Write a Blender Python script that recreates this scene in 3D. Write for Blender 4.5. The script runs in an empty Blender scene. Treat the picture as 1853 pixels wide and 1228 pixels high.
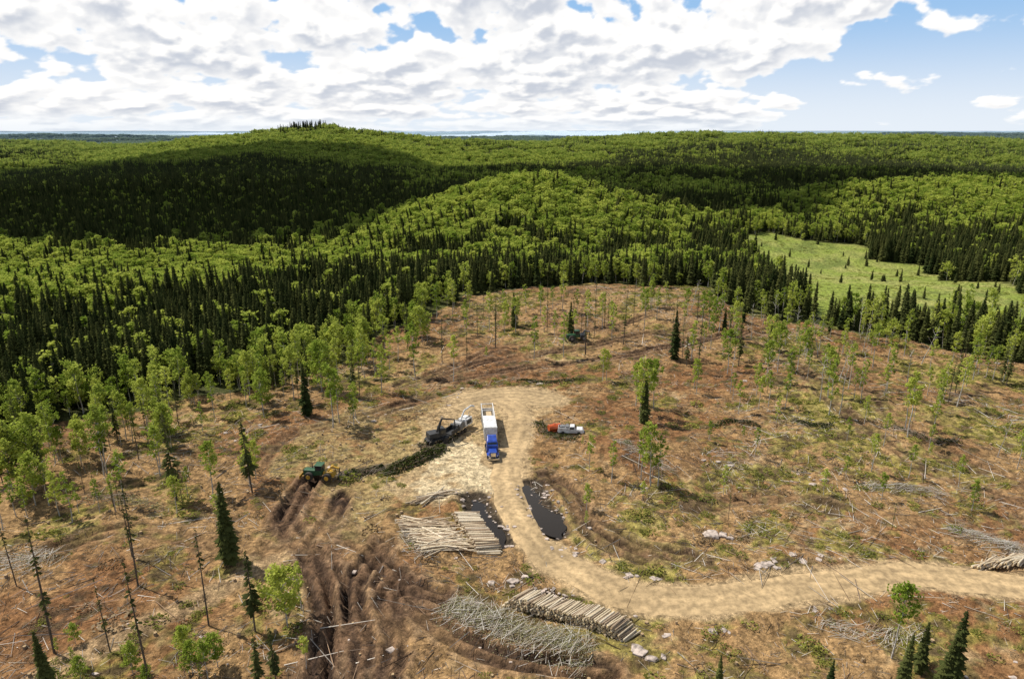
import bpy, math, random, bmesh, time
import numpy as np
from mathutils import Vector, Matrix, Euler
T0=time.time()
def tick(s): print('T %.1f %s'%(time.time()-T0,s))
random.seed(7); rng=np.random.default_rng(7)
scene=bpy.context.scene
CH=55.0; PITCH=math.radians(17.0); F=1235.0
c_,s_=math.cos(PITCH),math.sin(PITCH)
# ---------------------------------------------------------------- noise
TBL=rng.random((256,256))
def vn(x,y,seed=0):
    xi=np.floor(x).astype(np.int32); yi=np.floor(y).astype(np.int32)
    fx=x-xi; fy=y-yi
    fx=fx*fx*(3-2*fx); fy=fy*fy*(3-2*fy)
    a=(xi+seed*37)&255; b=(yi+seed*91)&255; a1=(a+1)&255; b1=(b+1)&255
    return (TBL[a,b]*(1-fx)+TBL[a1,b]*fx)*(1-fy)+(TBL[a,b1]*(1-fx)+TBL[a1,b1]*fx)*fy
def fbm(x,y,sc,seed=0,octv=4,rough=.5):
    x=np.asarray(x,float); y=np.asarray(y,float)
    x,y=(x*.8+y*.6),( -x*.6+y*.8)
    r=0;a=1;t=0
    for i in range(octv):
        r=r+a*vn(x/sc*2**i+i*13.7,y/sc*2**i+i*7.3,seed+i); t+=a; a*=rough
    return r/t-.5
def sm(t):
    t=np.clip(t,0,1); return t*t*(3-2*t)
def g(x,y,cx,cy,sx,sy): return np.exp(-((x-cx)/sx)**2-((y-cy)/sy)**2)
# ---------------------------------------------------------------- terrain, large shapes
def Hs(x,y):
    x=np.asarray(x,float); y=np.asarray(y,float)
    h=-9*sm((y-235)/90)-4*sm((-60-x)/60)*sm((y-120)/60)
    h=h+3.5*g(x,y,48,208,55,32)+1.6*g(x,y,25,112,16,14)+1.5*g(x,y,70,140,25,20)
    h=h+32*g(x,y,15,425,78,72)+25*g(x,y,330,480,115,80)+5*g(x,y,190,520,120,50)
    h=h+57*g(x,y,-400,1400,360,260)+36*g(x,y,-1150,1550,420,260)+37*g(x,y,250,1650,400,260)
    h=h+50*g(x,y,760,1450,460,260)+20*g(x,y,1300,1200,400,200)+16*g(x,y,-330,720,170,80)+14*g(x,y,430,800,200,80)
    h=h+6*g(x,y,-405,1400,60,60)
    h=h+fbm(x,y,330,3,4)*30*sm((y-480)/500)+fbm(x,y,90,5,3)*9*sm((y-280)/200)
    far=sm((y-2000)/2500)
    h=h+far*(28+fbm(x,y,2600,9,4)*78)
    h=h+fbm(x,y,28,11,2)*1.6
    return h
TT=30*1.0022**np.arange(2700)
def site(u,v):
    vv=(614-v)/F; dx=(u-926.5)/F; dy=c_+s_*vv; dz=-s_+c_*vv
    hit=CH+dz*TT<=Hs(dx*TT,dy*TT); i=int(np.argmax(hit)) if hit.any() else len(TT)-1
    t=TT[i]; return (dx*t,dy*t)
def sites(l): return [site(*p) for p in l]
def smoothline(P,step=2.5):
    P=np.array(P); out=[]
    Q=np.vstack([2*P[0]-P[1],P,2*P[-1]-P[-2]])
    for i in range(1,len(Q)-2):
        n=max(2,int(np.linalg.norm(Q[i+1]-Q[i])/step))
        for k in range(n):
            t=k/n
            out.append(.5*((2*Q[i])+(-Q[i-1]+Q[i+1])*t+(2*Q[i-1]-5*Q[i]+4*Q[i+1]-Q[i+2])*t*t+(-Q[i-1]+3*Q[i]-3*Q[i+1]+Q[i+2])*t**3))
    out.append(Q[-2]); return np.array(out)
RX=np.arange(-130,215,.5); RY=np.arange(35,270,.5)
def dfield(L):
    D=np.full((len(RY),len(RX)),12.)
    for a,b in zip(L[:-1],L[1:]):
        v=b-a; l=v@v+1e-9
        i0=np.searchsorted(RX,min(a[0],b[0])-12); i1=np.searchsorted(RX,max(a[0],b[0])+12)
        j0=np.searchsorted(RY,min(a[1],b[1])-12); j1=np.searchsorted(RY,max(a[1],b[1])+12)
        if i0>=i1 or j0>=j1: continue
        xx=RX[i0:i1][None,:]; yy=RY[j0:j1][:,None]
        t=np.clip(((xx-a[0])*v[0]+(yy-a[1])*v[1])/l,0,1)
        D[j0:j1,i0:i1]=np.minimum(D[j0:j1,i0:i1],np.hypot(xx-a[0]-v[0]*t,yy-a[1]-v[1]*t))
    return D
def samp(D,x,y):
    fx=np.clip((x-RX[0])/.5,0,len(RX)-1.001); fy=np.clip((y-RY[0])/.5,0,len(RY)-1.001)
    i=fx.astype(int); j=fy.astype(int); a=fx-i; b=fy-j
    return (D[j,i]*(1-a)+D[j,i+1]*a)*(1-b)+(D[j+1,i]*(1-a)+D[j+1,i+1]*a)*b
def pip(x,y,P):
    r=np.zeros(x.shape,bool); n=len(P)
    for i in range(n):
        x1,y1=P[i]; x2,y2=P[(i+1)%n]
        if y1==y2: continue
        r^=((y1>y)!=(y2>y))&(x<(x2-x1)*(y-y1)/(y2-y1)+x1)
    return r
road=smoothline(sites([(1990,1078),(1853,1062),(1750,1050),(1640,1042),(1500,1055),(1350,1076),(1230,1088),(1130,1076),(1050,1040),(985,995),(950,950),(925,905),(915,860),(925,815),(940,775),(935,742),(900,722)]),1.5)
loop=smoothline(sites([(830,742),(870,728),(930,722),(985,728),(1000,722),(960,712),(890,712),(835,722)]),1.5)
TR=[(smoothline(sites(p)),w) for p,w in [
 ([(560,870),(520,930),(545,985),(600,1040),(612,1110),(605,1180),(600,1300)],1.2),
 ([(545,900),(500,960),(490,1010)],.9),
 ([(620,900),(590,960),(560,1000),(580,1060),(590,1130),(575,1240)],1.05),
 ([(700,985),(650,1040),(640,1100),(660,1170),(650,1260)],.9),
 ([(690,1060),(760,1110),(850,1170),(960,1200),(1100,1215)],.85),
 ([(740,1040),(700,1090),(720,1150),(700,1240)],.8),
 ([(620,960),(680,1010),(740,1060),(800,1080)],.8),
 ([(1350,600),(1230,625),(1100,650),(960,665),(800,690)],.8),
 ([(1250,590),(1100,620),(980,640),(880,655),(780,690)],.8),
 ([(1180,570),(1060,600),(940,620),(850,650),(720,700)],.7),
 ([(1480,640),(1560,700),(1640,770),(1740,830),(1900,900)],.5),
 ([(1420,640),(1500,720),(1600,800),(1700,860),(1900,930)],.55),
 ([(1010,870),(1060,930),(1150,990),(1250,1010)],.55),
 ([(985,860),(1040,900),(1060,960),(1160,1010)],.65),
 ([(1700,760),(1740,720),(1790,700)],.5),
 ([(780,720),(640,760),(520,790),(470,840)],.5),
 ([(1250,920),(1400,900),(1560,930),(1700,950),(1853,940)],.35),
 ([(100,990),(230,960),(380,985),(480,1000)],.45),
 ]]
sandtrail=smoothline(sites([(500,1010),(410,1060),(300,1110),(180,1170),(70,1230),(-100,1330)]))
PONDS=[(smoothline(sites([(858,900),(880,938),(902,975)]),.8),1.9),(smoothline(sites([(955,878),(978,915),(1005,960)]),.8),1.8),(smoothline(sites([(985,1075),(1020,1088)]),.8),.8)]
CLEAR=[(-200,-400),(-210,80),(-150,92)]+sites([(0,815),(100,785),(230,750),(330,725),(470,700),(520,680),(600,655),(690,620),(760,580),(850,540),(950,522),(1100,513),(1250,522),(1330,550),(1500,590),(1700,630),(1853,660)])+[(210,160),(400,120),(400,-400)]
MEADOW=sites([(1345,475),(1350,430),(1400,423),(1570,452),(1640,484),(1853,525),(2150,580)])+sites([(2150,660),(1853,622),(1700,594),(1500,562),(1400,530)])
CHIPS=sites([(735,885),(780,850),(820,812),(838,790),(880,800),(905,850),(900,905),(860,890),(800,900)])
PAD=sites([(775,752),(830,708),(900,700),(1015,710),(1015,742),(970,760),(950,830),(940,900),(890,905),(740,905),(680,890),(760,840)])
DRY=sites([(480,850),(520,780),(640,740),(800,720),(800,800),(740,850),(700,980),(600,930),(560,870)])
MUD=sites([(480,960),(560,900),(640,960),(720,1010),(900,1080),(1000,1200),(900,1240),(560,1240),(560,1060)])
FR=dfield(road); FL=dfield(loop); FS=dfield(sandtrail); FT=[(dfield(L),w) for L,w in TR]
FP=np.min([dfield(L)/w for L,w in PONDS],axis=0); FP[FP>6]=6
PILE=np.minimum(dfield(np.array(sites([(760,925),(800,970),(870,975)]))),dfield(np.array(sites([(880,1120),(1000,1135),(1130,1165)]))))
CLL=np.array(CLEAR[2:21]); FE=dfield(CLL); tick('fields')
def inclear(x,y): return pip(x+fbm(x,y,20,23,3)*26,y+fbm(x,y,20,24,3)*26,CLEAR)
def inmeadow(x,y): return pip(x+fbm(x,y,24,25,3)*34,y+fbm(x,y,24,26,3)*34,MEADOW)
def masks(x,y):
    x=np.asarray(x,float); y=np.asarray(y,float); M={}
    M['clear']=inclear(x,y); M['meadow']=inmeadow(x,y)
    near=(x>-120)&(x<200)&(y>20)&(y<260)
    M['road']=samp(FR,x,y); M['loop']=samp(FL,x,y); M['sand']=samp(FS,x,y)
    wx=x+fbm(x,y,9,21,2)*9; wy=y+fbm(x,y,9,22,2)*9
    M['chips']=pip(wx,wy,CHIPS)&near; M['pad']=pip(wx,wy,PAD)&near; M['dry']=pip(wx,wy,DRY)&near; M['mud']=pip(wx,wy,MUD)&near
    M['tr']=[(samp(D,x,y),w) for D,w in FT]
    M['pond']=samp(FP,x,y)
    return M
def Hfull(x,y,M=None):
    x=np.asarray(x,float); y=np.asarray(y,float)
    if M is None: M=masks(x,y)
    h=Hs(x,y)
    rd=np.minimum(M['road']-2.6,M['loop']-2.8)
    flat=1-sm((2.5-rd)/3.0)
    padf=np.where(M['pad']|M['dry'],.35,1.0)
    nearf=1-sm((y-260)/60)
    det=(fbm(x,y,6,31,3)*1.2+fbm(x,y,1.9,33,2,.6)*.65)*nearf
    h=h+det*np.maximum(flat,.04)*padf*np.where(M['mud'],.7,1.)
    kk=np.clip(.95+fbm(x,y,10,41,2)*1.8,.1,1.5); wob=fbm(x,y,6,43,2)*.5
    for d,w in M['tr']:
        k=w*kk*flat; d=np.abs(d+wob)
        h=h+k*(-.62*np.exp(-((d-.95)/.45)**2)+.32*np.exp(-((d-2.0)/.5)**2)+.12*np.exp(-(d/.35)**2))
    h=h-.9*np.exp(-M['pond']**2*.8)*(rd>-.8)+.35*np.exp(-((M['pond']-1.8)/.4)**2)*flat
    return h
# ---------------------------------------------------------------- material helpers
class NT:
    def __init__(s,t): s.t=t; s.n=t.nodes; s.l=t.links
    def new(s,ty,**k):
        n=s.n.new(ty)
        for a,b in k.items(): setattr(n,a,b)
        return n
    def put(s,i,v):
        if v is None: return
        if isinstance(v,bpy.types.NodeSocket): s.l.new(v,i)
        else: i.default_value=v
    def m(s,op,a,b=None,c=None,clamp=False):
        n=s.new('ShaderNodeMath',operation=op); n.use_clamp=clamp
        s.put(n.inputs[0],a); s.put(n.inputs[1],b); s.put(n.inputs[2],c)
        return n.outputs[0]
    def vm(s,op,a,b=None):
        n=s.new('ShaderNodeVectorMath',operation=op); s.put(n.inputs[0],a); s.put(n.inputs[1],b)
        return n.outputs['Value'] if op=='LENGTH' else n.outputs[0]
    def mix(s,f,a,b,bt='MIX'):
        n=s.new('ShaderNodeMix',data_type='RGBA',blend_type=bt); s.put(n.inputs[0],f)
        for i,v in ((6,a),(7,b)):
            if isinstance(v,tuple) and len(v)==3: v=v+(1,)
            s.put(n.inputs[i],v)
        return n.outputs[2]
    def ss(s,x,a,b,lo=0.,hi=1.):
        n=s.new('ShaderNodeMapRange',interpolation_type='SMOOTHSTEP'); s.put(n.inputs[0],x)
        for i,v in enumerate((a,b,lo,hi)): s.put(n.inputs[i+1],v)
        return n.outputs[0]
    def noise(s,vec,scale,detail=4,rough=.55):
        n=s.new('ShaderNodeTexNoise'); s.put(n.inputs['Vector'],vec); n.inputs['Scale'].default_value=scale
        n.inputs['Detail'].default_value=detail; n.inputs['Roughness'].default_value=rough
        return n.outputs['Fac']
def newmat(name):
    m=bpy.data.materials.new(name); m.use_nodes=True; t=NT(m.node_tree)
    return m,t,m.node_tree.nodes['Principled BSDF']
def simple(name,col,rough=.7,metal=0,var=.25,scale=3.):
    m,t,b=newmat(name)
    tc=t.new('ShaderNodeTexCoord').outputs['Object']
    f=t.ss(t.noise(tc,scale,3),.3,.7,1-var,1+var*.5)
    v=t.vm('SCALE',tuple(col)); t.l.new(f,v.node.inputs['Scale'])
    t.l.new(v,b.inputs['Base Color']); b.inputs['Roughness'].default_value=rough; b.inputs['Metallic'].default_value=metal
    return m
def leafmat(name,c1,c2,trans=.35):
    m,t,b=newmat(name); t.n.remove(b)
    oi=t.new('ShaderNodeObjectInfo').outputs['Random']; geo=t.new('ShaderNodeNewGeometry')
    at=t.new('ShaderNodeAttribute',attribute_name='rnd').outputs['Fac']
    f=t.m('FRACT',t.m('ADD',oi,at))
    big=t.noise(geo.outputs['Position'],.35,2)
    f=t.m('ADD',t.m('MULTIPLY',f,.8),t.m('MULTIPLY',t.m('SUBTRACT',big,.42),1.3),clamp=True)
    col=t.mix(f,c1,c2)
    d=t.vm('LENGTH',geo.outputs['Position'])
    col=t.mix(t.ss(d,700.,4800.,0.,.85),col,(.20,.28,.32))  # aerial haze painted into the leaf colour, bluer with distance from the origin
    df=t.new('ShaderNodeBsdfDiffuse'); t.l.new(col,df.inputs[0])
    tr=t.new('ShaderNodeBsdfTranslucent'); t.l.new(col,tr.inputs[0])
    mx=t.new('ShaderNodeMixShader'); mx.inputs[0].default_value=trans
    t.l.new(df.outputs[0],mx.inputs[1]); t.l.new(tr.outputs[0],mx.inputs[2])
    t.l.new(mx.outputs[0],t.n['Material Output'].inputs[0])
    return m
def attrmat(name,detail=.4,scale=8.,rough=.85):
    m,t,b=newmat(name)
    a=t.new('ShaderNodeAttribute',attribute_name='Col').outputs['Color']
    tc=t.new('ShaderNodeTexCoord').outputs['Object']
    n=t.noise(tc,scale,5,.65); f=t.ss(n,.3,.7,1-detail,1+detail)
    v=t.vm('SCALE',a); t.l.new(f,v.node.inputs['Scale'])
    t.l.new(v,b.inputs['Base Color']); b.inputs['Roughness'].default_value=rough; b.inputs['Specular IOR Level'].default_value=.2
    return m
def meshfast(name,V,FQ,mats,cols=None,smooth=True,attr='Col'):
    V=np.asarray(V,np.float32); FQ=np.asarray(FQ,np.int32); k=FQ.shape[1]
    me=bpy.data.meshes.new(name); me.vertices.add(len(V)); me.vertices.foreach_set('co',V.ravel())
    me.loops.add(FQ.size); me.loops.foreach_set('vertex_index',FQ.ravel())
    me.polygons.add(len(FQ)); me.polygons.foreach_set('loop_start',np.arange(0,FQ.size,k,dtype=np.int32))
    me.polygons.foreach_set('use_smooth',np.full(len(FQ),smooth)); me.update(calc_edges=True)
    if cols is not None:
        a=me.color_attributes.new(attr,'FLOAT_COLOR','POINT'); c4=np.ones((len(V),4),np.float32); c4[:,:3]=cols; a.data.foreach_set('color',c4.ravel())
    for m in mats: me.materials.append(m)
    o=bpy.data.objects.new(name,me); scene.collection.objects.link(o); return o
def build(name,V,Fc,mats,mi=None,cols=None,smooth=False,link=True,rnd=None):
    me=bpy.data.meshes.new(name); me.from_pydata(V,[],Fc)
    for m in mats: me.materials.append(m)
    if mi is not None: me.polygons.foreach_set('material_index',np.array(mi,dtype=np.int32))
    if cols is not None:
        a=me.color_attributes.new('Col','FLOAT_COLOR','POINT')
        c=np.ones((len(V),4),np.float32); c[:,:3]=np.array(cols); a.data.foreach_set('color',c.ravel())
    if rnd is not None:
        a=me.attributes.new('rnd','FLOAT','POINT'); a.data.foreach_set('value',np.array(rnd,np.float32))
    if smooth: me.polygons.foreach_set('use_smooth',np.ones(len(me.polygons),bool))
    me.update(); o=bpy.data.objects.new(name,me)
    if link: scene.collection.objects.link(o)
    return o
# ---------------------------------------------------------------- ground sheet
def axis(a,b,st,lo,hi,gl,gh):
    mid=list(np.arange(a,b,st)); L=[];s=st;x=a
    while x>lo: s*=gl; x-=s; L.append(x)
    R=[];s=st;x=mid[-1]
    while x<hi: s*=gh; x+=s; R.append(x)
    return np.array(L[::-1]+mid+R)
xs=axis(-78,132,.42,-40000,40000,1.07,1.07); ys=np.concatenate([axis(50,150,.36,-3000,151,1.15,1.0)]); ys=ys[ys<150.2]
ys=np.concatenate([ys,axis(ys[-1]+.5,250,.5,ys[-1]+.2,42000,1.0,1.04)[1:]]); ys=np.unique(ys)
X,Y=np.meshgrid(xs,ys); X=X.ravel();Y=Y.ravel()
M=masks(X,Y); Z=Hfull(X,Y,M); nx,ny=len(xs),len(ys); ZG=Z.reshape(ny,nx); tick('heights %d'%len(X))
def HZ(x,y):
    x=np.asarray(x,float); y=np.asarray(y,float)
    i=np.clip(np.searchsorted(xs,x)-1,0,nx-2); j=np.clip(np.searchsorted(ys,y)-1,0,ny-2)
    a=(x-xs[i])/(xs[i+1]-xs[i]); b=(y-ys[j])/(ys[j+1]-ys[j])
    return (ZG[j,i]*(1-a)+ZG[j,i+1]*a)*(1-b)+(ZG[j+1,i]*(1-a)+ZG[j+1,i+1]*a)*b
def hz(x,y): return float(HZ(x,y))
def mixc(a,b,f): return a+(np.array(b)-a)*np.asarray(f)[:,None]
n0=fbm(X,Y,30,51,3); n1=fbm(X,Y,12,52,3); n2=fbm(X,Y,4,53,3); n3=fbm(X,Y,1.3,54,2,.6)
C=np.tile(np.array([.30,.185,.082]),(len(X),1))
C=mixc(C,[.215,.108,.046],sm(.5+n0*2.4+n2*1.6))
C=mixc(C,[.39,.28,.15],sm(n1*2.5+n3*2.2-.12)*.8)
C=mixc(C,[.26,.23,.055],sm((n1*1.2-n0*.8+n2*1.8+n3*1.0+sm((X-10)/60)*.17-.10)*3.2)*.75)
C=mixc(C,[.08,.052,.03],sm((n3+n2*1.1-.08)*3.5)*.85)
C=mixc(C,[.15,.088,.05],M['mud']*sm(.7+n2*2)*.65)
C=mixc(C,[.31,.235,.10],M['dry']*sm(.7+n1*1.4+n3)*.75)
C=mixc(C,[.40,.29,.155],(M['pad']*sm(.75+n1*1.2+n3))*.85)
wob=fbm(X,Y,6,43,2)*.5; kk=np.clip(.95+fbm(X,Y,10,41,2)*1.8,.15,1.3)
for d,w in M['tr']:
    d=np.abs(d+wob)
    C=mixc(C,[.155,.092,.052],np.minimum(1,sm((3.2-d+n2*4+n3)/1.8)*.85*w*kk))
    C=mixc(C,[.05,.032,.022],np.minimum(1,sm((.75-np.abs(d-.95)+n3*.9)/.5)*.85*w*kk))
    C=mixc(C,[.30,.195,.11],sm((.4-np.abs(d-2.1)+n3*.8)/.4)*.5*w)
C=mixc(C,[.36,.245,.13],sm((2.3-M['sand']+n2*2)/1.2)*.85)
rd=np.minimum(M['road']-2.6,M['loop']-2.8)
C=mixc(C,[.38,.27,.145],sm((1.6-rd+n2*2.5)/1.2))
C=mixc(C,[.54,.43,.26],(M['chips']*sm(.8+n2*2+n3*2)))
C=mixc(C,[.06,.045,.03],sm((1.45-M['pond']+n3*.5)/.4)*(rd>0))
nc=~M['clear']
fl=mixc(np.tile(np.array([.065,.07,.024]),(len(X),1)),[.15,.15,.04],sm(n2*3))
C=np.where(nc[:,None],fl,C)
mead=mixc(np.tile(np.array([.20,.245,.045]),(len(X),1)),[.29,.29,.085],sm(.5+n1*3+n2)); mead=mixc(mead,[.11,.15,.03],sm(n0*3+n2*3+n1*2-.05)*.8)
C=np.where((M['meadow']&nc)[:,None],mead,C)
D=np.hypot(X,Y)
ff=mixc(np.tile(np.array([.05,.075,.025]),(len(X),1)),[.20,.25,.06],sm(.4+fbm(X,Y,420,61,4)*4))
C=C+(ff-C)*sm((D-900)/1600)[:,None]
C=C+(np.array([.22,.31,.40])-C)*(sm((D-1200)/7000)**.8*.9)[:,None]  # bluish distance haze painted into the far ground colour
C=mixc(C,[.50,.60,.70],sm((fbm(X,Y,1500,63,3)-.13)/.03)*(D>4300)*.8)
idx=np.arange(nx*ny).reshape(ny,nx)
FQ=np.stack([idx[:-1,:-1],idx[:-1,1:],idx[1:,1:],idx[1:,:-1]],-1).reshape(-1,4)
gm,t,b=newmat('ground_soil')
at=t.new('ShaderNodeAttribute',attribute_name='Col').outputs['Color']
pos=t.new('ShaderNodeNewGeometry').outputs['Position']
f1=t.ss(t.noise(pos,.9,5,.68),.32,.68,.52,1.45)
dn_=t.noise(pos,2.6,4,.72)
dk=t.ss(dn_,.55,.64); li=t.ss(dn_,.46,.37)
v=t.vm('SCALE',at); t.l.new(f1,v.node.inputs['Scale'])
k=t.m('MULTIPLY_ADD',dk,-.48,1.); k=t.m('MULTIPLY_ADD',li,.6,k)
v2=t.vm('SCALE',v); t.l.new(k,v2.node.inputs['Scale'])
t.l.new(v2,b.inputs['Base Color']); b.inputs['Roughness'].default_value=.95; b.inputs['Specular IOR Level'].default_value=.1
bp=t.new('ShaderNodeBump'); bp.inputs['Strength'].default_value=1.; bp.inputs['Distance'].default_value=.28
t.l.new(dn_,bp.inputs['Height']); t.l.new(bp.outputs[0],b.inputs['Normal'])
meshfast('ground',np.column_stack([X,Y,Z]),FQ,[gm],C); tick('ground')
def strip(name,L,half,mat,colr):
    T=np.gradient(L,axis=0); T/=np.linalg.norm(T,axis=1)[:,None]+1e-9; Nn=np.stack([-T[:,1],T[:,0]],-1)
    offs=np.linspace(-1,1,15); V=[];cols=[];Fc=[]
    for k,o in enumerate(offs):
        P=L+Nn*(o*half)
        w=fbm(P[:,0],P[:,1],5,71,2)*1.5
        P=P+Nn*(w*abs(o)*np.sign(o))[:,None]
        z=HZ(P[:,0],P[:,1])+ .09*(1-abs(o)**3) - .13*(abs(o)>.93) -.045*math.exp(-((abs(o)-.38)/.12)**2)
        V.append(np.column_stack([P,z]))
        tint=1-.2*math.exp(-((abs(o)-.38)/.14)**2)+.1*(abs(o)<.12)
        nn=fbm(P[:,0],P[:,1],4,72,3)
        cols.append(np.array(colr)[None,:]*(tint*(1+nn*.6))[:,None])
    V=np.stack(V,1); cols=np.stack(cols,1); n=len(L); m=15
    for i in range(n-1):
        for k in range(m-1): Fc.append((i*m+k+1,i*m+k,(i+1)*m+k,(i+1)*m+k+1))
    return build(name,V.reshape(-1,3).tolist(),Fc,[mat],cols=cols.reshape(-1,3),smooth=True)
rm=attrmat('gravel_road',.3,1.2)
strip('dirt_road',road,2.9,rm,(.43,.305,.16))
strip('dirt_turnaround',loop,2.6,rm,(.40,.285,.15))
# ---------------------------------------------------------------- ponds
wm,t,b=newmat('pond_water'); b.inputs['Base Color'].default_value=(.022,.016,.010,1); b.inputs['Roughness'].default_value=.15; b.inputs['Specular IOR Level'].default_value=.3
bp=t.new('ShaderNodeBump'); bp.inputs['Strength'].default_value=.3; t.l.new(t.noise(t.new('ShaderNodeNewGeometry').outputs['Position'],3.,3),bp.inputs['Height']); t.l.new(bp.outputs[0],b.inputs['Normal'])
for L,w in PONDS:
    ce=L.mean(0); T=(L[-1]-L[0]); hl=np.linalg.norm(T)/2+w*.8; T/=np.linalg.norm(T); Nn=np.array([-T[1],T[0]]); V=[]; z=hz(ce[0],ce[1])+.30
    for i in range(60):
        a=2*math.pi*i/60; q=1+.28*math.sin(a*3+ce[0])+.16*math.sin(a*7+1)+.1*math.sin(a*11); p=ce+T*math.cos(a)*hl*1.05*(.9+.1*q)+Nn*math.sin(a)*w*1.2*q; V.append((p[0],p[1],z))
    build('pond',V,[tuple(range(60))],[wm])
# ---------------------------------------------------------------- tree prototypes
bark_d=simple('spruce_bark',(.12,.095,.07),.95,var=.4); bark_w=simple('birch_bark',(.50,.47,.41),.9,var=.5,scale=4)
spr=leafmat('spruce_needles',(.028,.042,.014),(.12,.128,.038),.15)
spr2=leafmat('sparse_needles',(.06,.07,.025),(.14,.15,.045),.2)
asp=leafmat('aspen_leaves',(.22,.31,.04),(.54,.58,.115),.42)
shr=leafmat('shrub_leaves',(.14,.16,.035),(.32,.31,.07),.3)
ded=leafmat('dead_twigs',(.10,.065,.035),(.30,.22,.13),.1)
def tube(V,Fc,mi,p0,p1,r0,r1,m,n=5):
    p0=Vector(p0);p1=Vector(p1); d=(p1-p0).normalized(); u=d.orthogonal().normalized(); w=d.cross(u); b=len(V)
    for p,r in ((p0,r0),(p1,r1)):
        for i in range(n):
            a=2*math.pi*i/n; V.append(tuple(p+u*math.cos(a)*r+w*math.sin(a)*r))
    for i in range(n):
        j=(i+1)%n; Fc.append((b+i,b+j,b+n+j,b+n+i)); mi.append(m)
def spruce(name,h,w,bare=.04,dens=1.,mat=None,lo=False,link=False,R=random,tr=1.):
    V=[];Fc=[];mi=[]
    lean=R.uniform(-.015,.015)*h
    tube(V,Fc,mi,(0,0,-1.),(lean*.5,0,h*.5),.13*h/12*tr,.09*h/12*tr,0)
    tube(V,Fc,mi,(lean*.5,0,h*.5),(lean,0,h),.09*h/12*tr,.015,0)
    z=h*bare; ph=0
    while z<h*.985:
        q=(z/h-bare)/(1-bare)
        prof=(1-q)**.75*min(1,.55+q*3.5)
        r=w*prof*R.uniform(.7,1.15)+.12
        nb=int((5 if lo else 8)*dens*(1 if q<.8 else .75))+1
        for k in range(nb):
            if R.random()>dens+.15: continue
            a=ph+2*math.pi*k/nb+R.uniform(-.35,.35); rr=r*R.uniform(.6,1.2)
            dr=rr*R.uniform(.25,.55)*(1-.8*q); zz=z+R.uniform(-.12,.12)
            ca,sa=math.cos(a),math.sin(a); x0=lean*z/h
            wd=max(.16,rr*.34)*R.uniform(.8,1.2)
            b=len(V)
            V+= [(x0,0,zz+.12),(x0+ca*rr*.5-sa*wd,sa*rr*.5+ca*wd,zz-dr*.45-.1),(x0+ca*rr,sa*rr,zz-dr),(x0+ca*rr*.5+sa*wd,sa*rr*.5-ca*wd,zz-dr*.45-.1),(x0+ca*rr*.55,sa*rr*.55,zz-dr*.2+.1)]
            Fc+= [(b,b+1,b+4),(b+1,b+2,b+4),(b+2,b+3,b+4),(b+3,b,b+4)]; mi+=[1]*4
            if not lo:
                b=len(V)
                V+= [(x0+ca*rr*.4,sa*rr*.4,zz-dr*.2),(x0+ca*rr*.75-sa*wd*1.5,sa*rr*.75+ca*wd*1.5,zz-dr*.9-.12),(x0+ca*rr*.6-sa*wd*.4,sa*rr*.6+ca*wd*.4,zz-dr*.5),
                     (x0+ca*rr*.75+sa*wd*1.5,sa*rr*.75-ca*wd*1.5,zz-dr*.9-.12),(x0+ca*rr*.6+sa*wd*.4,sa*rr*.6-ca*wd*.4,zz-dr*.5)]
                Fc+= [(b,b+1,b+2),(b,b+4,b+3)]; mi+=[1]*2
        ph+=1.3; z+=(.62 if lo else .38)*R.uniform(.8,1.2)*h/12*(1.0-.35*q)/max(.5,min(1,dens+.25))
    if bare>.12 and not lo:
        for k in range(26):
            zz=h*R.uniform(.12,max(bare,.35)); a=R.uniform(0,6.28); L=R.uniform(.3,.9)
            tube(V,Fc,mi,(lean*zz/h,0,zz),(lean*zz/h+math.cos(a)*L,math.sin(a)*L,zz-R.uniform(0,.3)),.02,.006,0,3)
    return build(name,V,Fc,[bark_d,mat or spr],mi,link=link)
def leafquad(V,Fc,mi,p,s,m,R):
    n=Vector((R.gauss(0,1),R.gauss(0,1),R.gauss(.7,1))).normalized(); u=n.orthogonal().normalized(); w=n.cross(u)
    an=R.uniform(0,6.3); u2=u*math.cos(an)+w*math.sin(an); w2=-u*math.sin(an)+w*math.cos(an)
    b=len(V); p=Vector(p)
    V+= [tuple(p-u2*s),tuple(p+w2*s*.6),tuple(p+u2*s),tuple(p-w2*s*.6)]; Fc.append((b,b+1,b+2,b+3)); mi.append(m)
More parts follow.
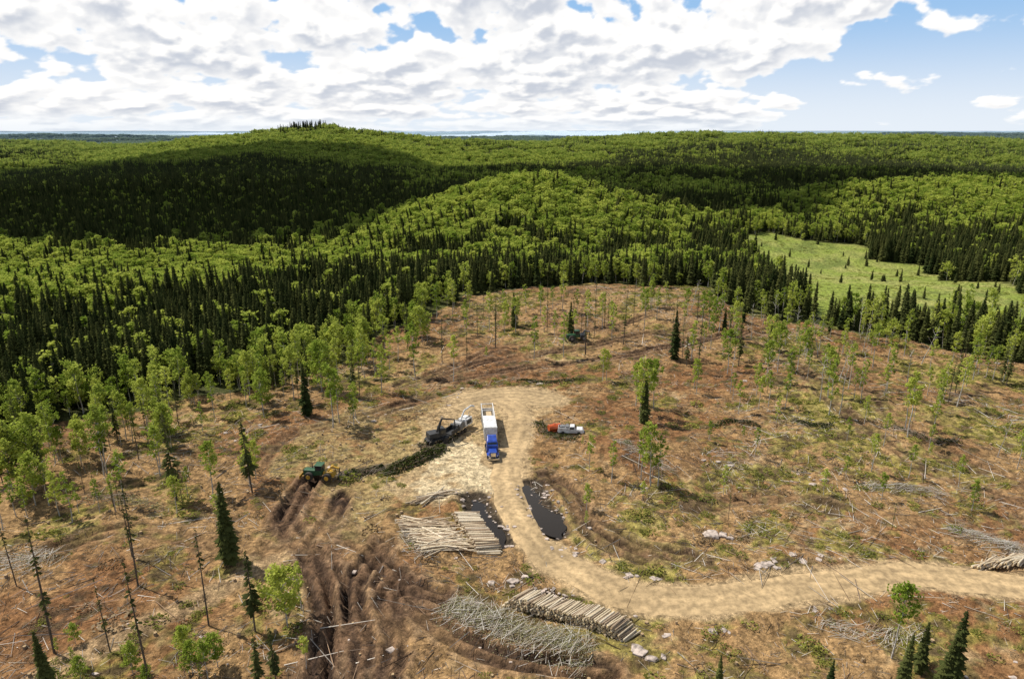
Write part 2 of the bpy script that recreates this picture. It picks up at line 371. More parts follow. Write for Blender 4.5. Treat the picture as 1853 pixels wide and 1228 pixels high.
def aspen(name,h,cw,base=.4,nl=14,per=40,ls=.2,mat=None,bark=None,link=False,R=random,cl=.32):
    V=[];Fc=[];mi=[]
    pts=[Vector((0,0,-1.))]; x=y=0
    for i in range(1,6):
        x+=R.uniform(-.03,.03)*h*.6; y+=R.uniform(-.03,.03)*h*.6; pts.append(Vector((x,y,h*i/5*.97)))
    for i in range(5): tube(V,Fc,mi,pts[i],pts[i+1],.011*h*(1-i/5.2),.011*h*(1-(i+1)/5.2),0)
    def tp(z):
        q=max(0,min(4.99,z/(h*.97)*5)); i=int(q); return pts[i].lerp(pts[i+1],q-i)
    for k in range(nl):
        q=(k+.5)/nl; z=h*(base+(1-base)*q*.93); p0=tp(z*.96)
        a=k*2.4+R.uniform(-.5,.5); prof=math.sin(math.pi*min(1,.18+q*.8))**.7
        L=cw*prof*R.uniform(.5,1.25); d=Vector((math.cos(a),math.sin(a),R.uniform(.3,1.1))); p1=p0+d*L
        tube(V,Fc,mi,p0,p1,.004*h,.012,0,3)
        for c in range(3):
            cc=p0.lerp(p1,R.uniform(.4,1.1))+Vector((R.gauss(0,.2),R.gauss(0,.2),R.gauss(0,.25)))*cw*.5
            rad=cw*cl*R.uniform(.6,1.3)
            for _ in range(int(per/3*R.uniform(.4,1.5))):
                v=Vector((R.gauss(0,1),R.gauss(0,1),R.gauss(0,.8)))*.55*rad
                leafquad(V,Fc,mi,cc+v,ls*R.uniform(.6,1.4),1,R)
    return build(name,V,Fc,[bark or bark_w,mat or asp],mi,link=link)
def coll(name): return bpy.data.collections.new(name)
def scatter(name,P,scl,rot,idx,col):
    me=bpy.data.meshes.new(name); n=len(P); me.vertices.add(n); me.vertices.foreach_set('co',np.array(P,dtype=np.float32).ravel())
    a=me.attributes.new('scl','FLOAT_VECTOR','POINT'); a.data.foreach_set('vector',np.array(scl,dtype=np.float32).ravel())
    a=me.attributes.new('rot','FLOAT_VECTOR','POINT'); a.data.foreach_set('vector',np.array(rot,dtype=np.float32).ravel())
    a=me.attributes.new('vid','INT','POINT'); a.data.foreach_set('value',np.array(idx,dtype=np.int32))
    o=bpy.data.objects.new(name,me); scene.collection.objects.link(o)
    ng=bpy.data.node_groups.new(name,'GeometryNodeTree')
    ng.interface.new_socket('Geometry',in_out='INPUT',socket_type='NodeSocketGeometry'); ng.interface.new_socket('Geometry',in_out='OUTPUT',socket_type='NodeSocketGeometry')
    N=ng.nodes; L=ng.links; gi=N.new('NodeGroupInput'); go=N.new('NodeGroupOutput')
    ip=N.new('GeometryNodeInstanceOnPoints'); ci=N.new('GeometryNodeCollectionInfo'); ci.inputs['Collection'].default_value=col
    ci.inputs['Separate Children'].default_value=True; ci.inputs['Reset Children'].default_value=True
    def na(nm,ty):
        q=N.new('GeometryNodeInputNamedAttribute'); q.data_type=ty; q.inputs['Name'].default_value=nm
        return [s for s in q.outputs if s.enabled and s.name=='Attribute'][0]
    er=N.new('FunctionNodeEulerToRotation')
    L.new(gi.outputs[0],ip.inputs['Points']); L.new(ci.outputs[0],ip.inputs['Instance']); ip.inputs['Pick Instance'].default_value=True
    L.new(na('vid','INT'),ip.inputs['Instance Index']); L.new(na('rot','FLOAT_VECTOR'),er.inputs[0]); L.new(er.outputs[0],ip.inputs['Rotation'])
    L.new(na('scl','FLOAT_VECTOR'),ip.inputs['Scale']); L.new(ip.outputs[0],go.inputs[0])
    md=o.modifiers.new('instances','NODES'); md.node_group=ng
    return o
def rots(n,tilt=.04): return np.column_stack([rng.normal(0,tilt,n),rng.normal(0,tilt,n),rng.random(n)*6.28])
SPV=[spruce(f'spruce_{i}',12,random.uniform(1.3,1.9),bare=random.choice([.03,.06,.1])) for i in range(6)]
DEV=[aspen(f'deciduous_{i}',10,random.uniform(1.7,2.6),base=.28,nl=13,per=38,ls=.32) for i in range(6)]
sp_col=coll('spruce_variants'); [sp_col.objects.link(o) for o in SPV]
de_col=coll('deciduous_variants'); [de_col.objects.link(o) for o in DEV]
def grab(o):
    me=o.data; co=np.empty(len(me.vertices)*3); me.vertices.foreach_get('co',co)
    return co.reshape(-1,3),[tuple(p.vertices) for p in me.polygons],[me.materials[p.material_index] for p in me.polygons]
def merged(name,items):
    V=[];Fc=[];mi=[];mats=[];rn=[];b=0; cache={}
    for o,x,y,s,r,sz in items:
        if o.name not in cache: cache[o.name]=grab(o)
        co,fs,ms=cache[o.name]
        ca,sa=math.cos(r),math.sin(r)
        V.append(np.column_stack([(co[:,0]*ca-co[:,1]*sa)*s+x,(co[:,0]*sa+co[:,1]*ca)*s+y,co[:,2]*sz])); rn.append(np.full(len(co),random.random()))
        for m in ms:
            if m not in mats: mats.append(m)
        d={m.name:i for i,m in enumerate(mats)}
        mi+=[d[m.name] for m in ms]; Fc+=[tuple(b+k for k in f) for f in fs]; b+=len(co)
    return build(name,np.vstack(V).tolist(),Fc,mats,mi,link=False,rnd=np.concatenate(rn))
PC=12.
pat_col=coll('forest_patches')
for i in range(8):
    df=[.03,.12,.25,.42,.62,.82,.93,1.][i]; it=[]
    for gx in range(5):
        for gy in range(5):
            x=(gx+.5+random.uniform(-.45,.45))*PC/5-PC/2; y=(gy+.5+random.uniform(-.45,.45))*PC/5-PC/2
            h=random.uniform(.55,1.15)*(1.25 if random.random()<.08 else 1)
            isd=random.random()<df
            if (isd and random.random()<.28) or random.random()<.05: continue
            w=h**.6*random.uniform(.8,1.25)
            it.append((random.choice(DEV) if isd else random.choice(SPV),x,y,w*(1.25 if isd else 1),random.uniform(0,6.3),h*(.92 if isd else 1)))
    pat_col.objects.link(merged(f'patch_{i}',it))
lo_s=[spruce(f'los{i}',11,1.6,lo=True,dens=.9) for i in range(3)]; lo_d=[aspen(f'lod{i}',9,2.3,base=.35,nl=7,per=14,ls=.66) for i in range(3)]
cl_col=coll('forest_clumps')
for i in range(6):
    df=[.03,.15,.4,.65,.85,.97][i]; it=[]
    for k in range(42):
        a=random.uniform(0,6.28); r=12*math.sqrt(random.random())
        s=random.uniform(.55,1.3)
        it.append((random.choice(lo_d) if random.random()<df else random.choice(lo_s),r*math.cos(a),r*math.sin(a),s,random.uniform(0,6.3),s))
    cl_col.objects.link(merged(f'clump_{i}',it))
tick('protos')
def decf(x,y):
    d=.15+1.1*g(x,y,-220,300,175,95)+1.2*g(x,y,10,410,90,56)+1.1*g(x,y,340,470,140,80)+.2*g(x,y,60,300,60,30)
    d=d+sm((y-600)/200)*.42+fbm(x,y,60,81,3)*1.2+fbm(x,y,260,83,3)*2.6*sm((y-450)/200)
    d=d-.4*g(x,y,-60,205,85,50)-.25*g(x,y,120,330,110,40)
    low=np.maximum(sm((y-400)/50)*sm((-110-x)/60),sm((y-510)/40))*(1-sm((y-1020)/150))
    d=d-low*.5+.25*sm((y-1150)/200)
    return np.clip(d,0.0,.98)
def young(x,y): return g(x,y,-190,310,150,65)
yy=np.arange(84,650,PC); L_=[]
for q in yy:
    w=.84*q+50; k=int(w//PC); xx=np.arange(-k,k+1)*PC; L_.append(np.column_stack([xx,np.full(len(xx),q)]))
P=np.vstack(L_)
bad=np.zeros(len(P),bool)
for ox in(-9,-4.5,0,4.5,9):
    for oy in(-9,-4.5,0,4.5,9):
        Mx=P[:,0]+ox; My=P[:,1]+oy
        bad|=inclear(Mx,My)|inmeadow(Mx,My)
G=P[~bad]; cells=set((int(round(a/PC)),int(round((b-84)/PC))) for a,b in G)
n=len(G); x=G[:,0]+rng.uniform(-.8,.8,n); y=G[:,1]+rng.uniform(-.8,.8,n)
e=5.; sxx=(HZ(x+e,y)-HZ(x-e,y))/(2*e); syy=(HZ(x,y+e)-HZ(x,y-e))/(2*e)
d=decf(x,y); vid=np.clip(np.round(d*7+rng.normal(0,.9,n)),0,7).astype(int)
hs=rng.uniform(.82,1.15,n)*(1-.33*young(x,y))
rz=rng.integers(0,4,n)*math.pi/2
R_=[]
for a,b_,c in zip(syy*.8,-sxx*.8,rz):
    eu=((Matrix.Rotation(a,3,'X')@Matrix.Rotation(b_,3,'Y'))@Matrix.Rotation(c,3,'Z')).to_euler('XYZ'); R_.append((eu.x,eu.y,eu.z))
scatter('forest',np.column_stack([x,y,HZ(x,y)-.2]),np.column_stack([np.ones(n),np.ones(n),hs]),np.array(R_),vid,pat_col); print('patches',n)
def jgrid(y0,y1,cell):
    out=[]
    for q in np.arange(y0,y1,cell):
        w=.84*q+45; xx=np.arange(-w,w,cell); out.append(np.column_stack([xx,np.full(len(xx),q)]))
    P=np.vstack(out); return P+rng.uniform(-.5,.5,P.shape)*cell*.95
P=jgrid(85,480,2.4)
inc=np.array([(int(round(a/PC)),int(round((b-84)/PC))) in cells for a,b in P]); P=P[~inc]
Mm=masks(P[:,0],P[:,1]); keep=(~Mm['clear'])&((~Mm['meadow'])|(rng.random(len(P))<.015)); P=P[keep]; ism=Mm['meadow'][keep]; x,y=P[:,0],P[:,1]; edge=samp(FE,x,y)
keep=rng.random(len(P))<np.where(edge<7,.6,.95); x,y,edge,ism=x[keep],y[keep],edge[keep],ism[keep]
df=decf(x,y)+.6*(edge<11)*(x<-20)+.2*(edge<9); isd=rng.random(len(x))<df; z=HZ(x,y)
hs=rng.uniform(.5,1.15,len(x))*(1-.33*young(x,y))*np.where(ism,.4,1.)
def vs(h,wv): w=h**.6*rng.uniform(.85,1.2,len(h))*wv; return np.column_stack([w,w,h])
P3=np.column_stack([x,y,z])
scatter('spruce_forest_edge',P3[~isd],vs(hs[~isd],1.),rots((~isd).sum(),.025),rng.integers(0,6,(~isd).sum()),sp_col)
scatter('deciduous_forest_edge',P3[isd],vs(hs[isd],.85),rots(isd.sum(),.06),rng.integers(0,6,isd.sum()),de_col); print('edge trees',len(x))
Pf=np.vstack([jgrid(650,1300,16),jgrid(1300,2600,24),jgrid(2600,4200,42)])
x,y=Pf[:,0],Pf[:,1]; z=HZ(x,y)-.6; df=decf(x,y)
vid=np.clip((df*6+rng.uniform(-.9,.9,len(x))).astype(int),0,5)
k=(y>2600)*.6+1.; sc=np.column_stack([k*rng.uniform(.9,1.15,len(x)),k*rng.uniform(.9,1.15,len(x)),rng.uniform(.65,1.25,len(x))])
scatter('distant_forest',np.column_stack([x,y,z]),sc,rots(len(x),.0),vid,cl_col); print('far',len(x))
n=70; x=np.concatenate([rng.normal(-408,26,n),rng.normal(-300,90,40)]); y=rng.normal(1395,18,n+40); hh=np.concatenate([rng.uniform(1.1,1.75,n),rng.uniform(.9,1.3,40)])
scatter('ridge_top_spruces',np.column_stack([x,y,HZ(x,y)]),np.column_stack([hh*1.1,hh*1.1,hh]),rots(n+40,.02),rng.integers(0,6,n+40),sp_col)
bush_col=coll('bush_variants')
for i in range(6):
    V=[];Fc=[];mi=[]
    for k in range(80):
        a=random.uniform(0,6.28); r=.75*math.sqrt(random.random()); hh=random.uniform(0,.75)*(1-r*.8)*(1 if i<4 else .5)
        leafquad(V,Fc,mi,(r*math.cos(a),r*math.sin(a),hh),random.uniform(.07,.17)*(1 if i<4 else .8),0,random)
    bush_col.objects.link(build(f'bush_{i}',V,Fc,[shr if i<4 else ded],mi,link=False))
n=34000; x=rng.uniform(-95,180,n); y=rng.uniform(52,245,n); Mm=masks(x,y)
veg=fbm(x,y,12,52,3)*1.2-fbm(x,y,30,51,3)*.8+fbm(x,y,4,53,3)*1.6+sm((x-10)/60)*.1
rdm=np.minimum(Mm['road'],Mm['loop']); trm=np.min([d+(.7-min(w,.7))*3 for d,w in Mm['tr']],axis=0)
ok=Mm['clear']&(rdm>4)&(trm>2.6)&(~Mm['chips'])&(Mm['pond']>1.6)&(samp(PILE,x,y)>4.5)&(np.abs(x)<.8*y+12)&((~Mm['pad'])|(rng.random(n)<.2))
grn=(veg+rng.normal(0,.2,n)>.24); keep=ok&(grn|(rng.random(n)<.35))
x,y,grn=x[keep],y[keep],grn[keep]; n=len(x); s=np.exp(rng.normal(-.7,.5,n)); print('undergrowth',n)
scatter('undergrowth',np.column_stack([x,y,HZ(x,y)]),np.column_stack([s*1.2,s*1.2,s*rng.uniform(.4,1.,n)]),rots(n,.1),np.where(grn,rng.integers(0,4,n),rng.integers(4,6,n)),bush_col)
n=9000; x=rng.uniform(90,420,n); y=rng.uniform(190,430,n); Mm=masks(x,y); kp=Mm['meadow']&~Mm['clear']&(fbm(x,y,14,97,3)+rng.normal(0,.12,n)>.02); x,y=x[kp],y[kp]; n=len(x); s=rng.uniform(.4,1.2,n)
scatter('meadow_shrubs',np.column_stack([x,y,HZ(x,y)]),np.column_stack([s,s,s*.6]),rots(n,.1),rng.integers(0,4,n),bush_col); tick('scatter')
# ---------------------------------------------------------------- individually placed trees
K=random.Random(3)
SPN=[spruce('s',12,w,bare=b,R=K) for w,b in((1.6,.03),(1.3,.1),(1.8,.05))]
SNG=[spruce('s',14,.6,bare=b,dens=.38,mat=spr2,R=K,tr=.8) for b in(.45,.6,.3)]
MIX=[spruce('s',12,1.3,bare=.25,dens=.6,mat=spr2,R=K) for _ in range(2)]
BIR=[aspen('a',11,1.45,base=b,nl=20,per=62,ls=.175,R=K,cl=.27) for b in (.4,.28,.5,.34)]
BUS=[aspen('a',8,1.9,base=.2,nl=24,per=80,ls=.18,R=K,cl=.24) for b in range(3)]
THN=[aspen('a',11,1.05,base=b,nl=16,per=50,ls=.16,R=K,cl=.3) for b in (.35,.45,.3,.5)]
BAR=[aspen('a',10,1.2,base=.5,nl=12,per=3,ls=.1,R=K) for b in range(2)]
PRO={'s':(SPN,'spruce_tree',12),'g':(SNG,'sparse_spruce_tree',14),'m':(MIX,'larch_tree',12),'b':(BIR,'birch_tree',11),'a':(BUS,'aspen_tree',8),'t':(THN,'young_birch_tree',11),'d':(BAR,'bare_birch_tree',10)}
def place(kind,u,v,vt=None,h=None,wf=1.,lean=0.):
    x,y=site(u,v)
    if min(float(samp(FR,np.array(x),np.array(y))),float(samp(FL,np.array(x),np.array(y))))<3.5: return
    z=hz(x,y)
    if h is None:
        vv=(614-vt)/F; h=(CH+y*(vv*c_-s_)/(c_+vv*s_))-z
    L,nm,h0=PRO[kind]; o=bpy.data.objects.new(nm,K.choice(L).data); s=h/h0
    o.scale=(s*wf,s*wf,s); o.location=(x,y,z-.05); o.rotation_euler=(K.gauss(0,.015),lean+K.gauss(0,.015),K.uniform(0,6.28)); scene.collection.objects.link(o)
T='''g 250 1060 868;g 100 1185 925;g 378 1132 955;g 272 1240 1010;s 418 1022 868;m 462 1142 992;m 470 1250 1140;m 500 1240 1130;s 90 1250 1140 
m 320 905 745;t 193 855 722;a 75 862 742;m 457 892 752;b 290 860 765;b 385 900 790;s 556 752 655;b 532 725 625;b 602 775 652;t 645 758 690;b 690 712 620
b 752 680 578;a 608 655 582;b 418 725 662;b 448 712 655;a 345 735 680;b 270 770 700;b 240 800 725;b 180 780 705;b 300 800 735;t 30 935 855;t 5 960 870;m 190 840 740
t 842 600 538;g 800 655 560;g 897 630 538;s 930 592 528;t 966 650 565;g 990 602 525;s 1032 612 545;t 1063 592 520;g 1128 625 520;t 1165 600 515;t 1188 578 515
s 1220 652 560;g 1262 675 548;t 1270 592 530;b 1098 690 630;b 1158 762 642;b 1183 742 645;b 1170 750 640;b 1150 735 650;s 1165 765 680;b 1178 878 756;t 1160 868 765;t 1190 880 780;t 1066 852 780;t 1106 872 792;t 1420 738 670
b 1408 672 580;t 1442 672 592;s 1310 602 555;s 1345 584 540;d 1518 692 612;t 1560 602 545;d 1668 658 582;t 1642 792 665;t 1576 852 778;m 1728 712 632;t 1748 702 622
t 1636 642 572;d 1480 642 560;m 1820 700 620;b 1612 1192 1045;s 1632 1240 1145;s 1716 1250 1102;s 1662 1215 1122;s 1700 1250 1150;s 1300 1240 1182;a 395 1210 1140
a 520 1130 1015;t 545 1105 1010;t 1840 850 770;t 1690 780 700;d 1250 560 500;b 880 650 625;t 1600 720 660;s 1500 605 555;t 1380 590 530;b 1450 640 575;t 1525 640 570
a 240 1215 1160;t 820 690 600;g 1100 590 530;t 1000 560 515;s 1500 1245 1190;d 1560 640 570;m 640 720 640;t 705 668 600;t 575 700 640;b 500 700 640;t 1310 560 510
b 640 690 620;b 665 660 610;a 480 690 650;b 115 840 770;b 20 850 780;t 720 655 585;b 560 700 635;g 200 1180 1040;g 30 1060 930;g 240 1010 880;g 845 660 590;g 1060 640 560
b 1385 690 610;b 1430 700 625;b 1395 655 590;t 1090 690 625;b 640 770 690;b 615 765 660;d 1805 830 740;d 1640 700 620;t 1735 880 820'''
for r in T.replace('\n',';').split(';'):
    q=r.split()
    if len(q)>=4: place(q[0],float(q[1]),float(q[2]),float(q[3]),lean=.2 if q[0]=='d' else 0)
LB=[(20,880),(130,835),(220,800),(300,775),(400,735),(470,715),(540,700),(610,680),(680,650),(740,610)]
for k in range(95):
    a,b=LB[k%10]; place(K.choice('bbbttamg'),a+K.gauss(0,38),b+K.gauss(0,18),h=K.uniform(6.5,12.5))
for k in range(110): place(K.choice('bbttttdgtm'),K.uniform(1230,1850),K.uniform(565,650)+K.random()**2*150,h=K.uniform(6,12.5))
for k in range(48): place(K.choice('bttggt'),K.uniform(790,1300),K.uniform(530,610)+K.random()**2*60,h=K.uniform(7,13))
for k in range(10): place(K.choice('bta'),K.uniform(100,560),K.uniform(1150,1260),h=K.uniform(2.5,6))
for k in range(26): place(K.choice('ttbg'),K.uniform(0,480),K.uniform(830,960),h=K.uniform(4,11))
for k in range(26): place(K.choice('ttgb'),K.uniform(1050,1850),K.uniform(760,960),h=K.uniform(2,7))
tick('trees')
# ---------------------------------------------------------------- sticks / logs
wood=attrmat('weathered_wood',.25,6.)
def sticks(name,items,nside=4,mat=None,cap=False):
    V=[];Fc=[];cols=[]
    for p0,p1,r0,r1,c in items:
        p0=Vector(p0);p1=Vector(p1);d=(p1-p0)
        if d.length<1e-4: continue
        d.normalize();u=d.orthogonal().normalized();w=d.cross(u);b=len(V)
        for p,r in((p0,r0),(p1,r1)):
            for i in range(nside):
                a=6.2832*i/nside;V.append(tuple(p+u*math.cos(a)*r+w*math.sin(a)*r));cols.append(c)
        for i in range(nside): j=(i+1)%nside;Fc.append((b+i,b+j,b+nside+j,b+nside+i))
        if cap:
            ce=tuple(min(1,k*1.3) for k in c)
            for off,rv in((0,True),(nside,False)):
                bb=len(V)
                for i in range(nside): V.append(V[b+off+i]);cols.append((ce[0],ce[1]*.95,ce[2]*.8))
                l=[bb+i for i in range(nside)]; Fc.append(tuple(l[::-1] if rv else l))
    return build(name,V,Fc,[mat or wood],cols=cols)
pal=[(.54,.48,.40),(.42,.35,.26),(.24,.17,.12),(.32,.21,.13),(.66,.60,.51),(.12,.08,.05)]
n=80000; x=rng.uniform(-90,175,n); y=rng.uniform(54,240,n); Mm=masks(x,y)
den=fbm(x,y,16,91,3)*2+fbm(x,y,5,92,2); rdm=np.minimum(Mm['road'],Mm['loop']); trm=np.min([d+(.7-min(w,.7))*3 for d,w in Mm['tr']],axis=0)
keep=Mm['clear']&(rdm>3.6)&(~Mm['chips'])&(den+rng.normal(0,.3,n)>.03)&(np.abs(x)<.8*y+10)&((~Mm['pad'])|(rng.random(n)<.2))&((trm>2.)|(rng.random(n)<.2))
x,y=x[keep],y[keep]; ang=fbm(x,y,14,93,2)*14+rng.normal(0,.7,len(x)); ln=np.exp(rng.normal(0.,.8,len(x))); ln=np.clip(ln,.25,9)
x2=x+np.cos(ang)*ln;y2=y+np.sin(ang)*ln; z=HZ(x,y)+.05; z2=HZ(x2,y2)+.05+rng.random(len(x))*.22
it=[]
for i in range(len(x)):
    c=pal[rng.integers(0,6)]; k=rng.uniform(.6,1.1); r=rng.uniform(.02,.045)*(1.6 if ln[i]>3 else 1)
    it.append(((x[i],y[i],z[i]),(x2[i],y2[i],z2[i]),r,r*.5,tuple(q*k for q in c)))
print('sticks',len(it)); sticks('logging_slash',it,3)
it=[]; n=700; x=rng.uniform(-80,160,n); y=rng.uniform(56,235,n); Mm=masks(x,y); kp=Mm['clear']&(np.minimum(Mm['road'],Mm['loop'])>4)&(~Mm['pad']); x,y=x[kp],y[kp]; z=HZ(x,y)
for i in range(len(x)): r=rng.uniform(.12,.22); it.append(((x[i],y[i],z[i]-.2),(x[i],y[i],z[i]+rng.uniform(.2,.45)),r*1.25,r,(.3,.22,.14)))
sticks('tree_stumps',it,7,cap=True)
rockm=simple('granite',(.47,.385,.32),.9,var=.55,scale=1.5)
def icos(sub):
    bm=bmesh.new(); bmesh.ops.create_icosphere(bm,subdivisions=sub,radius=1); v=np.array([x.co[:] for x in bm.verts]); f=np.array([[q.index for q in p.verts] for p in bm.faces]); bm.free(); return v,f
ICO={k:icos(k) for k in(1,2,3)}
def blobs(name,L,mat,smooth=False):
    V=[];Fs=[];b=0
    for x,y,z,sx,sy,sz,sub,amp in L:
        v,f=ICO[sub]; q=v*(1+rng.uniform(-amp,amp,(len(v),1)))
        if amp>.12:
            q=np.clip(q,-rng.uniform(.55,.9,3),rng.uniform(.55,.9,3)); q=q@np.array(Euler((0,0,rng.random()*6)).to_matrix()).T
        V.append(q*[sx,sy,sz]+[x,y,z]); Fs.append(f+b); b+=len(v)
    return meshfast(name,np.vstack(V),np.vstack(Fs),[mat],smooth=smooth)
def rk(x,y,z,s): return (x,y,z,s*random.uniform(.6,1.5),s*random.uniform(.6,1.3),s*random.uniform(.3,.6),2,.22)
RL=[]
n=900; x=rng.uniform(-80,160,n); y=rng.uniform(56,230,n); Mm=masks(x,y)
kp=Mm['clear']&(np.minimum(Mm['road'],Mm['loop'])>3.4)&(fbm(x,y,22,95,2)>-.02); x,y=x[kp],y[kp]; z=HZ(x,y)
for i in range(len(x)): RL.append(rk(x[i],y[i],z[i],float(np.exp(rng.normal(-1.4,.45)))))
for L,w in PONDS:
    for k in range(60):
        p=L[random.randrange(len(L))]; a=random.uniform(0,6.28); q=w*random.uniform(.9,1.8); xx,yy=p[0]+q*math.cos(a),p[1]+q*math.sin(a); RL.append(rk(xx,yy,hz(xx,yy)+.05,random.uniform(.14,.42)))
blobs('rocks',RL,rockm)
for u,v,nn,s in [(1285,968,6,1.1),(1385,1025,14,.7),(1305,835,5,.9),(1488,1015,4,.9),(950,1052,7,.7),(1450,867,4,.8),(1168,1190,4,.9),(1310,1138,4,.6),(1150,1045,7,.6),(1020,1000,14,.5),(1480,1100,5,.5),(820,712,4,.6),(1370,688,3,.7),(1530,760,3,.6),(1200,1150,3,.5)]:
    L=[]
    for k in range(nn):
        x,y=site(u+random.gauss(0,18),v+random.gauss(0,6)); L.append(rk(x,y,hz(x,y)-.05,s*random.uniform(.45,1.)))
    blobs('boulders',L,rockm)
def logpile(name,A,B,ldir,length,rows,r0=.12,jit=.15,splay=0.,pale=1.):
    A=Vector(A);B=Vector(B); T=(B-A); n=int(T.length/(r0*2.05)); T.normalize(); D=Vector(ldir).normalized()
    it=[]
    for rw in range(rows):
        for i in range(n-rw*2):
            p=A+T*((i+rw+.5*(rw%2))*r0*2.05); p=p+D*random.uniform(-jit,jit)
            d=D.copy(); d.rotate(Matrix.Rotation(random.gauss(0,.05+splay),2))
            p0=p-d*length/2*random.uniform(.88,1.08); p1=p+d*length/2*random.uniform(.88,1.12)
            zz=max(hz(p0.x,p0.y),hz(p1.x,p1.y),hz(p.x,p.y))*.5+hz(p.x,p.y)*.5
            r=r0*random.uniform(.55,1.15); z=zz+r0+rw*r0*1.75+random.uniform(-.04,.04)
            c=random.choice([(.56,.46,.31),(.48,.39,.27),(.62,.53,.39),(.36,.27,.18)]); c=tuple(min(.8,q*pale) for q in c)
            it.append(((p0.x,p0.y,z+random.uniform(-.08,.08)),(p1.x,p1.y,z+random.uniform(-.08,.08)),r,r*.85,c))
    return sticks(name,it,8,cap=True)
def rot2(a,b,ang):
    d=(Vector(b)-Vector(a)).normalized(); d.rotate(Matrix.Rotation(math.radians(ang),2)); return d
a,b=site(922,1086),site(1148,1158); logpile('log_pile',a,b,rot2(a,b,68),2.7,7,.13)
a,b=site(838,935),site(887,1007); logpile('log_pile',a,b,rot2(a,b,68),3.4,6,.13,pale=1.1)
a,b=site(765,943),site(812,1003); logpile('log_pile',a,b,rot2(a,b,62),6.,4,.085,jit=1.4,splay=.2,pale=1.2)
a,b=site(1775,1022),site(1870,1018); logpile('log_pile',a,b,rot2(a,b,20),4.5,4,.12,splay=.1)
a,b=site(775,905),site(800,895); logpile('log_pile',a,b,rot2(a,b,-15),6.,3,.1,splay=.2,jit=1.)
brm=leafmat('brush_needles',(.03,.045,.014),(.08,.095,.028),.15); brg=leafmat('brush_twigs',(.19,.18,.08),(.36,.34,.18),.2)
def brush(name,line,width,height,nst,nlf,dirang,mat,stc,ls=.16,slen=3.):
    L=smoothline(line,1.0); V=[];Fc=[];mi=[];st=[]
    for k in range(nst+nlf):
        i=random.randrange(len(L)-1); T=Vector(L[i+1]-L[i]).normalized(); Nn=Vector((-T.y,T.x)); q=max(-1.2,min(1.2,random.gauss(0,.48)))
        p=Vector(L[i])+Nn*q*width+T*random.uniform(-.8,.8); top=height*max(.1,1-q*q)*min(1,.35+min(i,len(L)-1-i)/3)*(.6+.8*float(vn(p.x/1.5,p.y/1.5,7)))
        zz=hz(p.x,p.y)+top*random.random()**.5
        if k<nst:
            d=T.copy(); d.rotate(Matrix.Rotation(math.radians(dirang)+random.gauss(0,.5),2)); ln=slen*random.uniform(.25,1.2)
            r=random.uniform(.012,.035); c=random.choice(stc); st.append(((p.x-d.x*ln/2,p.y-d.y*ln/2,zz+.05),(p.x+d.x*ln/2,p.y+d.y*ln/2,zz+random.uniform(-.3,.3)),r,r*.5,c))
        else: leafquad(V,Fc,mi,(p.x,p.y,zz),ls*random.uniform(.6,1.7),0,random)
    root=bpy.data.objects.new(name,None); scene.collection.objects.link(root)
    o=sticks('branches',st); o.parent=root
    if V: o=build('twigs',V,Fc,[mat],mi); o.parent=root
white=[(.6,.54,.46),(.5,.44,.36),(.66,.62,.54),(.32,.26,.18)]; brn=[(.16,.11,.07),(.25,.18,.12),(.4,.33,.26)]
brush('brush_pile',sites([(815,1095),(900,1130),(1000,1165),(1080,1185)]),3.,.8,620,8500,70,brg,white,.075,3.)
brush('brush_pile',sites([(700,855),(760,832),(805,810)]),1.7,1.3,150,2600,5,brm,brn,.17)
brush('brush_pile',sites([(620,862),(660,855),(700,845)]),1.1,.9,150,1500,5,brm,brn,.15,5.)
brush('brush_pile',sites([(765,808),(800,800),(825,790)]),1.2,1.3,90,500,20,brm,brn,.16)
brush('brush_pile',sites([(1560,880),(1640,880),(1720,900)]),1.5,.4,180,300,20,brg,white,.08)
brush('brush_pile',sites([(1730,960),(1800,985),(1853,1000)]),2.5,.6,300,700,30,brg,white,.08,3.)
brush('brush_pile',sites([(0,1010),(60,1020),(110,1000)]),2.5,.5,200,700,30,brg,white,.08,2.6)
brush('brush_pile',sites([(975,765),(1000,788),(1050,792)]),1.6,.6,120,900,30,brm,brn,.14,2)
brush('brush_pile',sites([(740,950),(760,985),(790,1005)]),1.5,.5,260,300,60,brg,white,.08,3.4)
brush('brush_pile',sites([(1440,760),(1480,775),(1510,770)]),1.2,.7,80,700,10,brm,brn,.14,2)
brush('brush_pile',sites([(1290,770),(1330,765),(1380,775)]),1.2,.6,80,700,10,brm,brn,.14,2)
brush('brush_pile',sites([(1620,770),(1690,800),(1740,800)]),1.2,.5,120,500,10,brm,brn,.14,3)
brush('brush_pile',sites([(940,690),(1000,692),(1060,688)]),1.2,.6,80,900,10,brm,brn,.16,3)
brush('brush_pile',sites([(1500,1130),(1600,1150),(1680,1140)]),1.6,.4,160,500,30,brg,white,.08,2.6)
brush('brush_pile',sites([(1120,800),(1180,830),(1220,860)]),1.5,.4,140,400,30,brg,white,.08,2.6)
brush('brush_pile',sites([(160,900),(230,905),(300,930)]),1.8,.5,180,600,20,brg,brn,.1,2.6)
tick('piles')
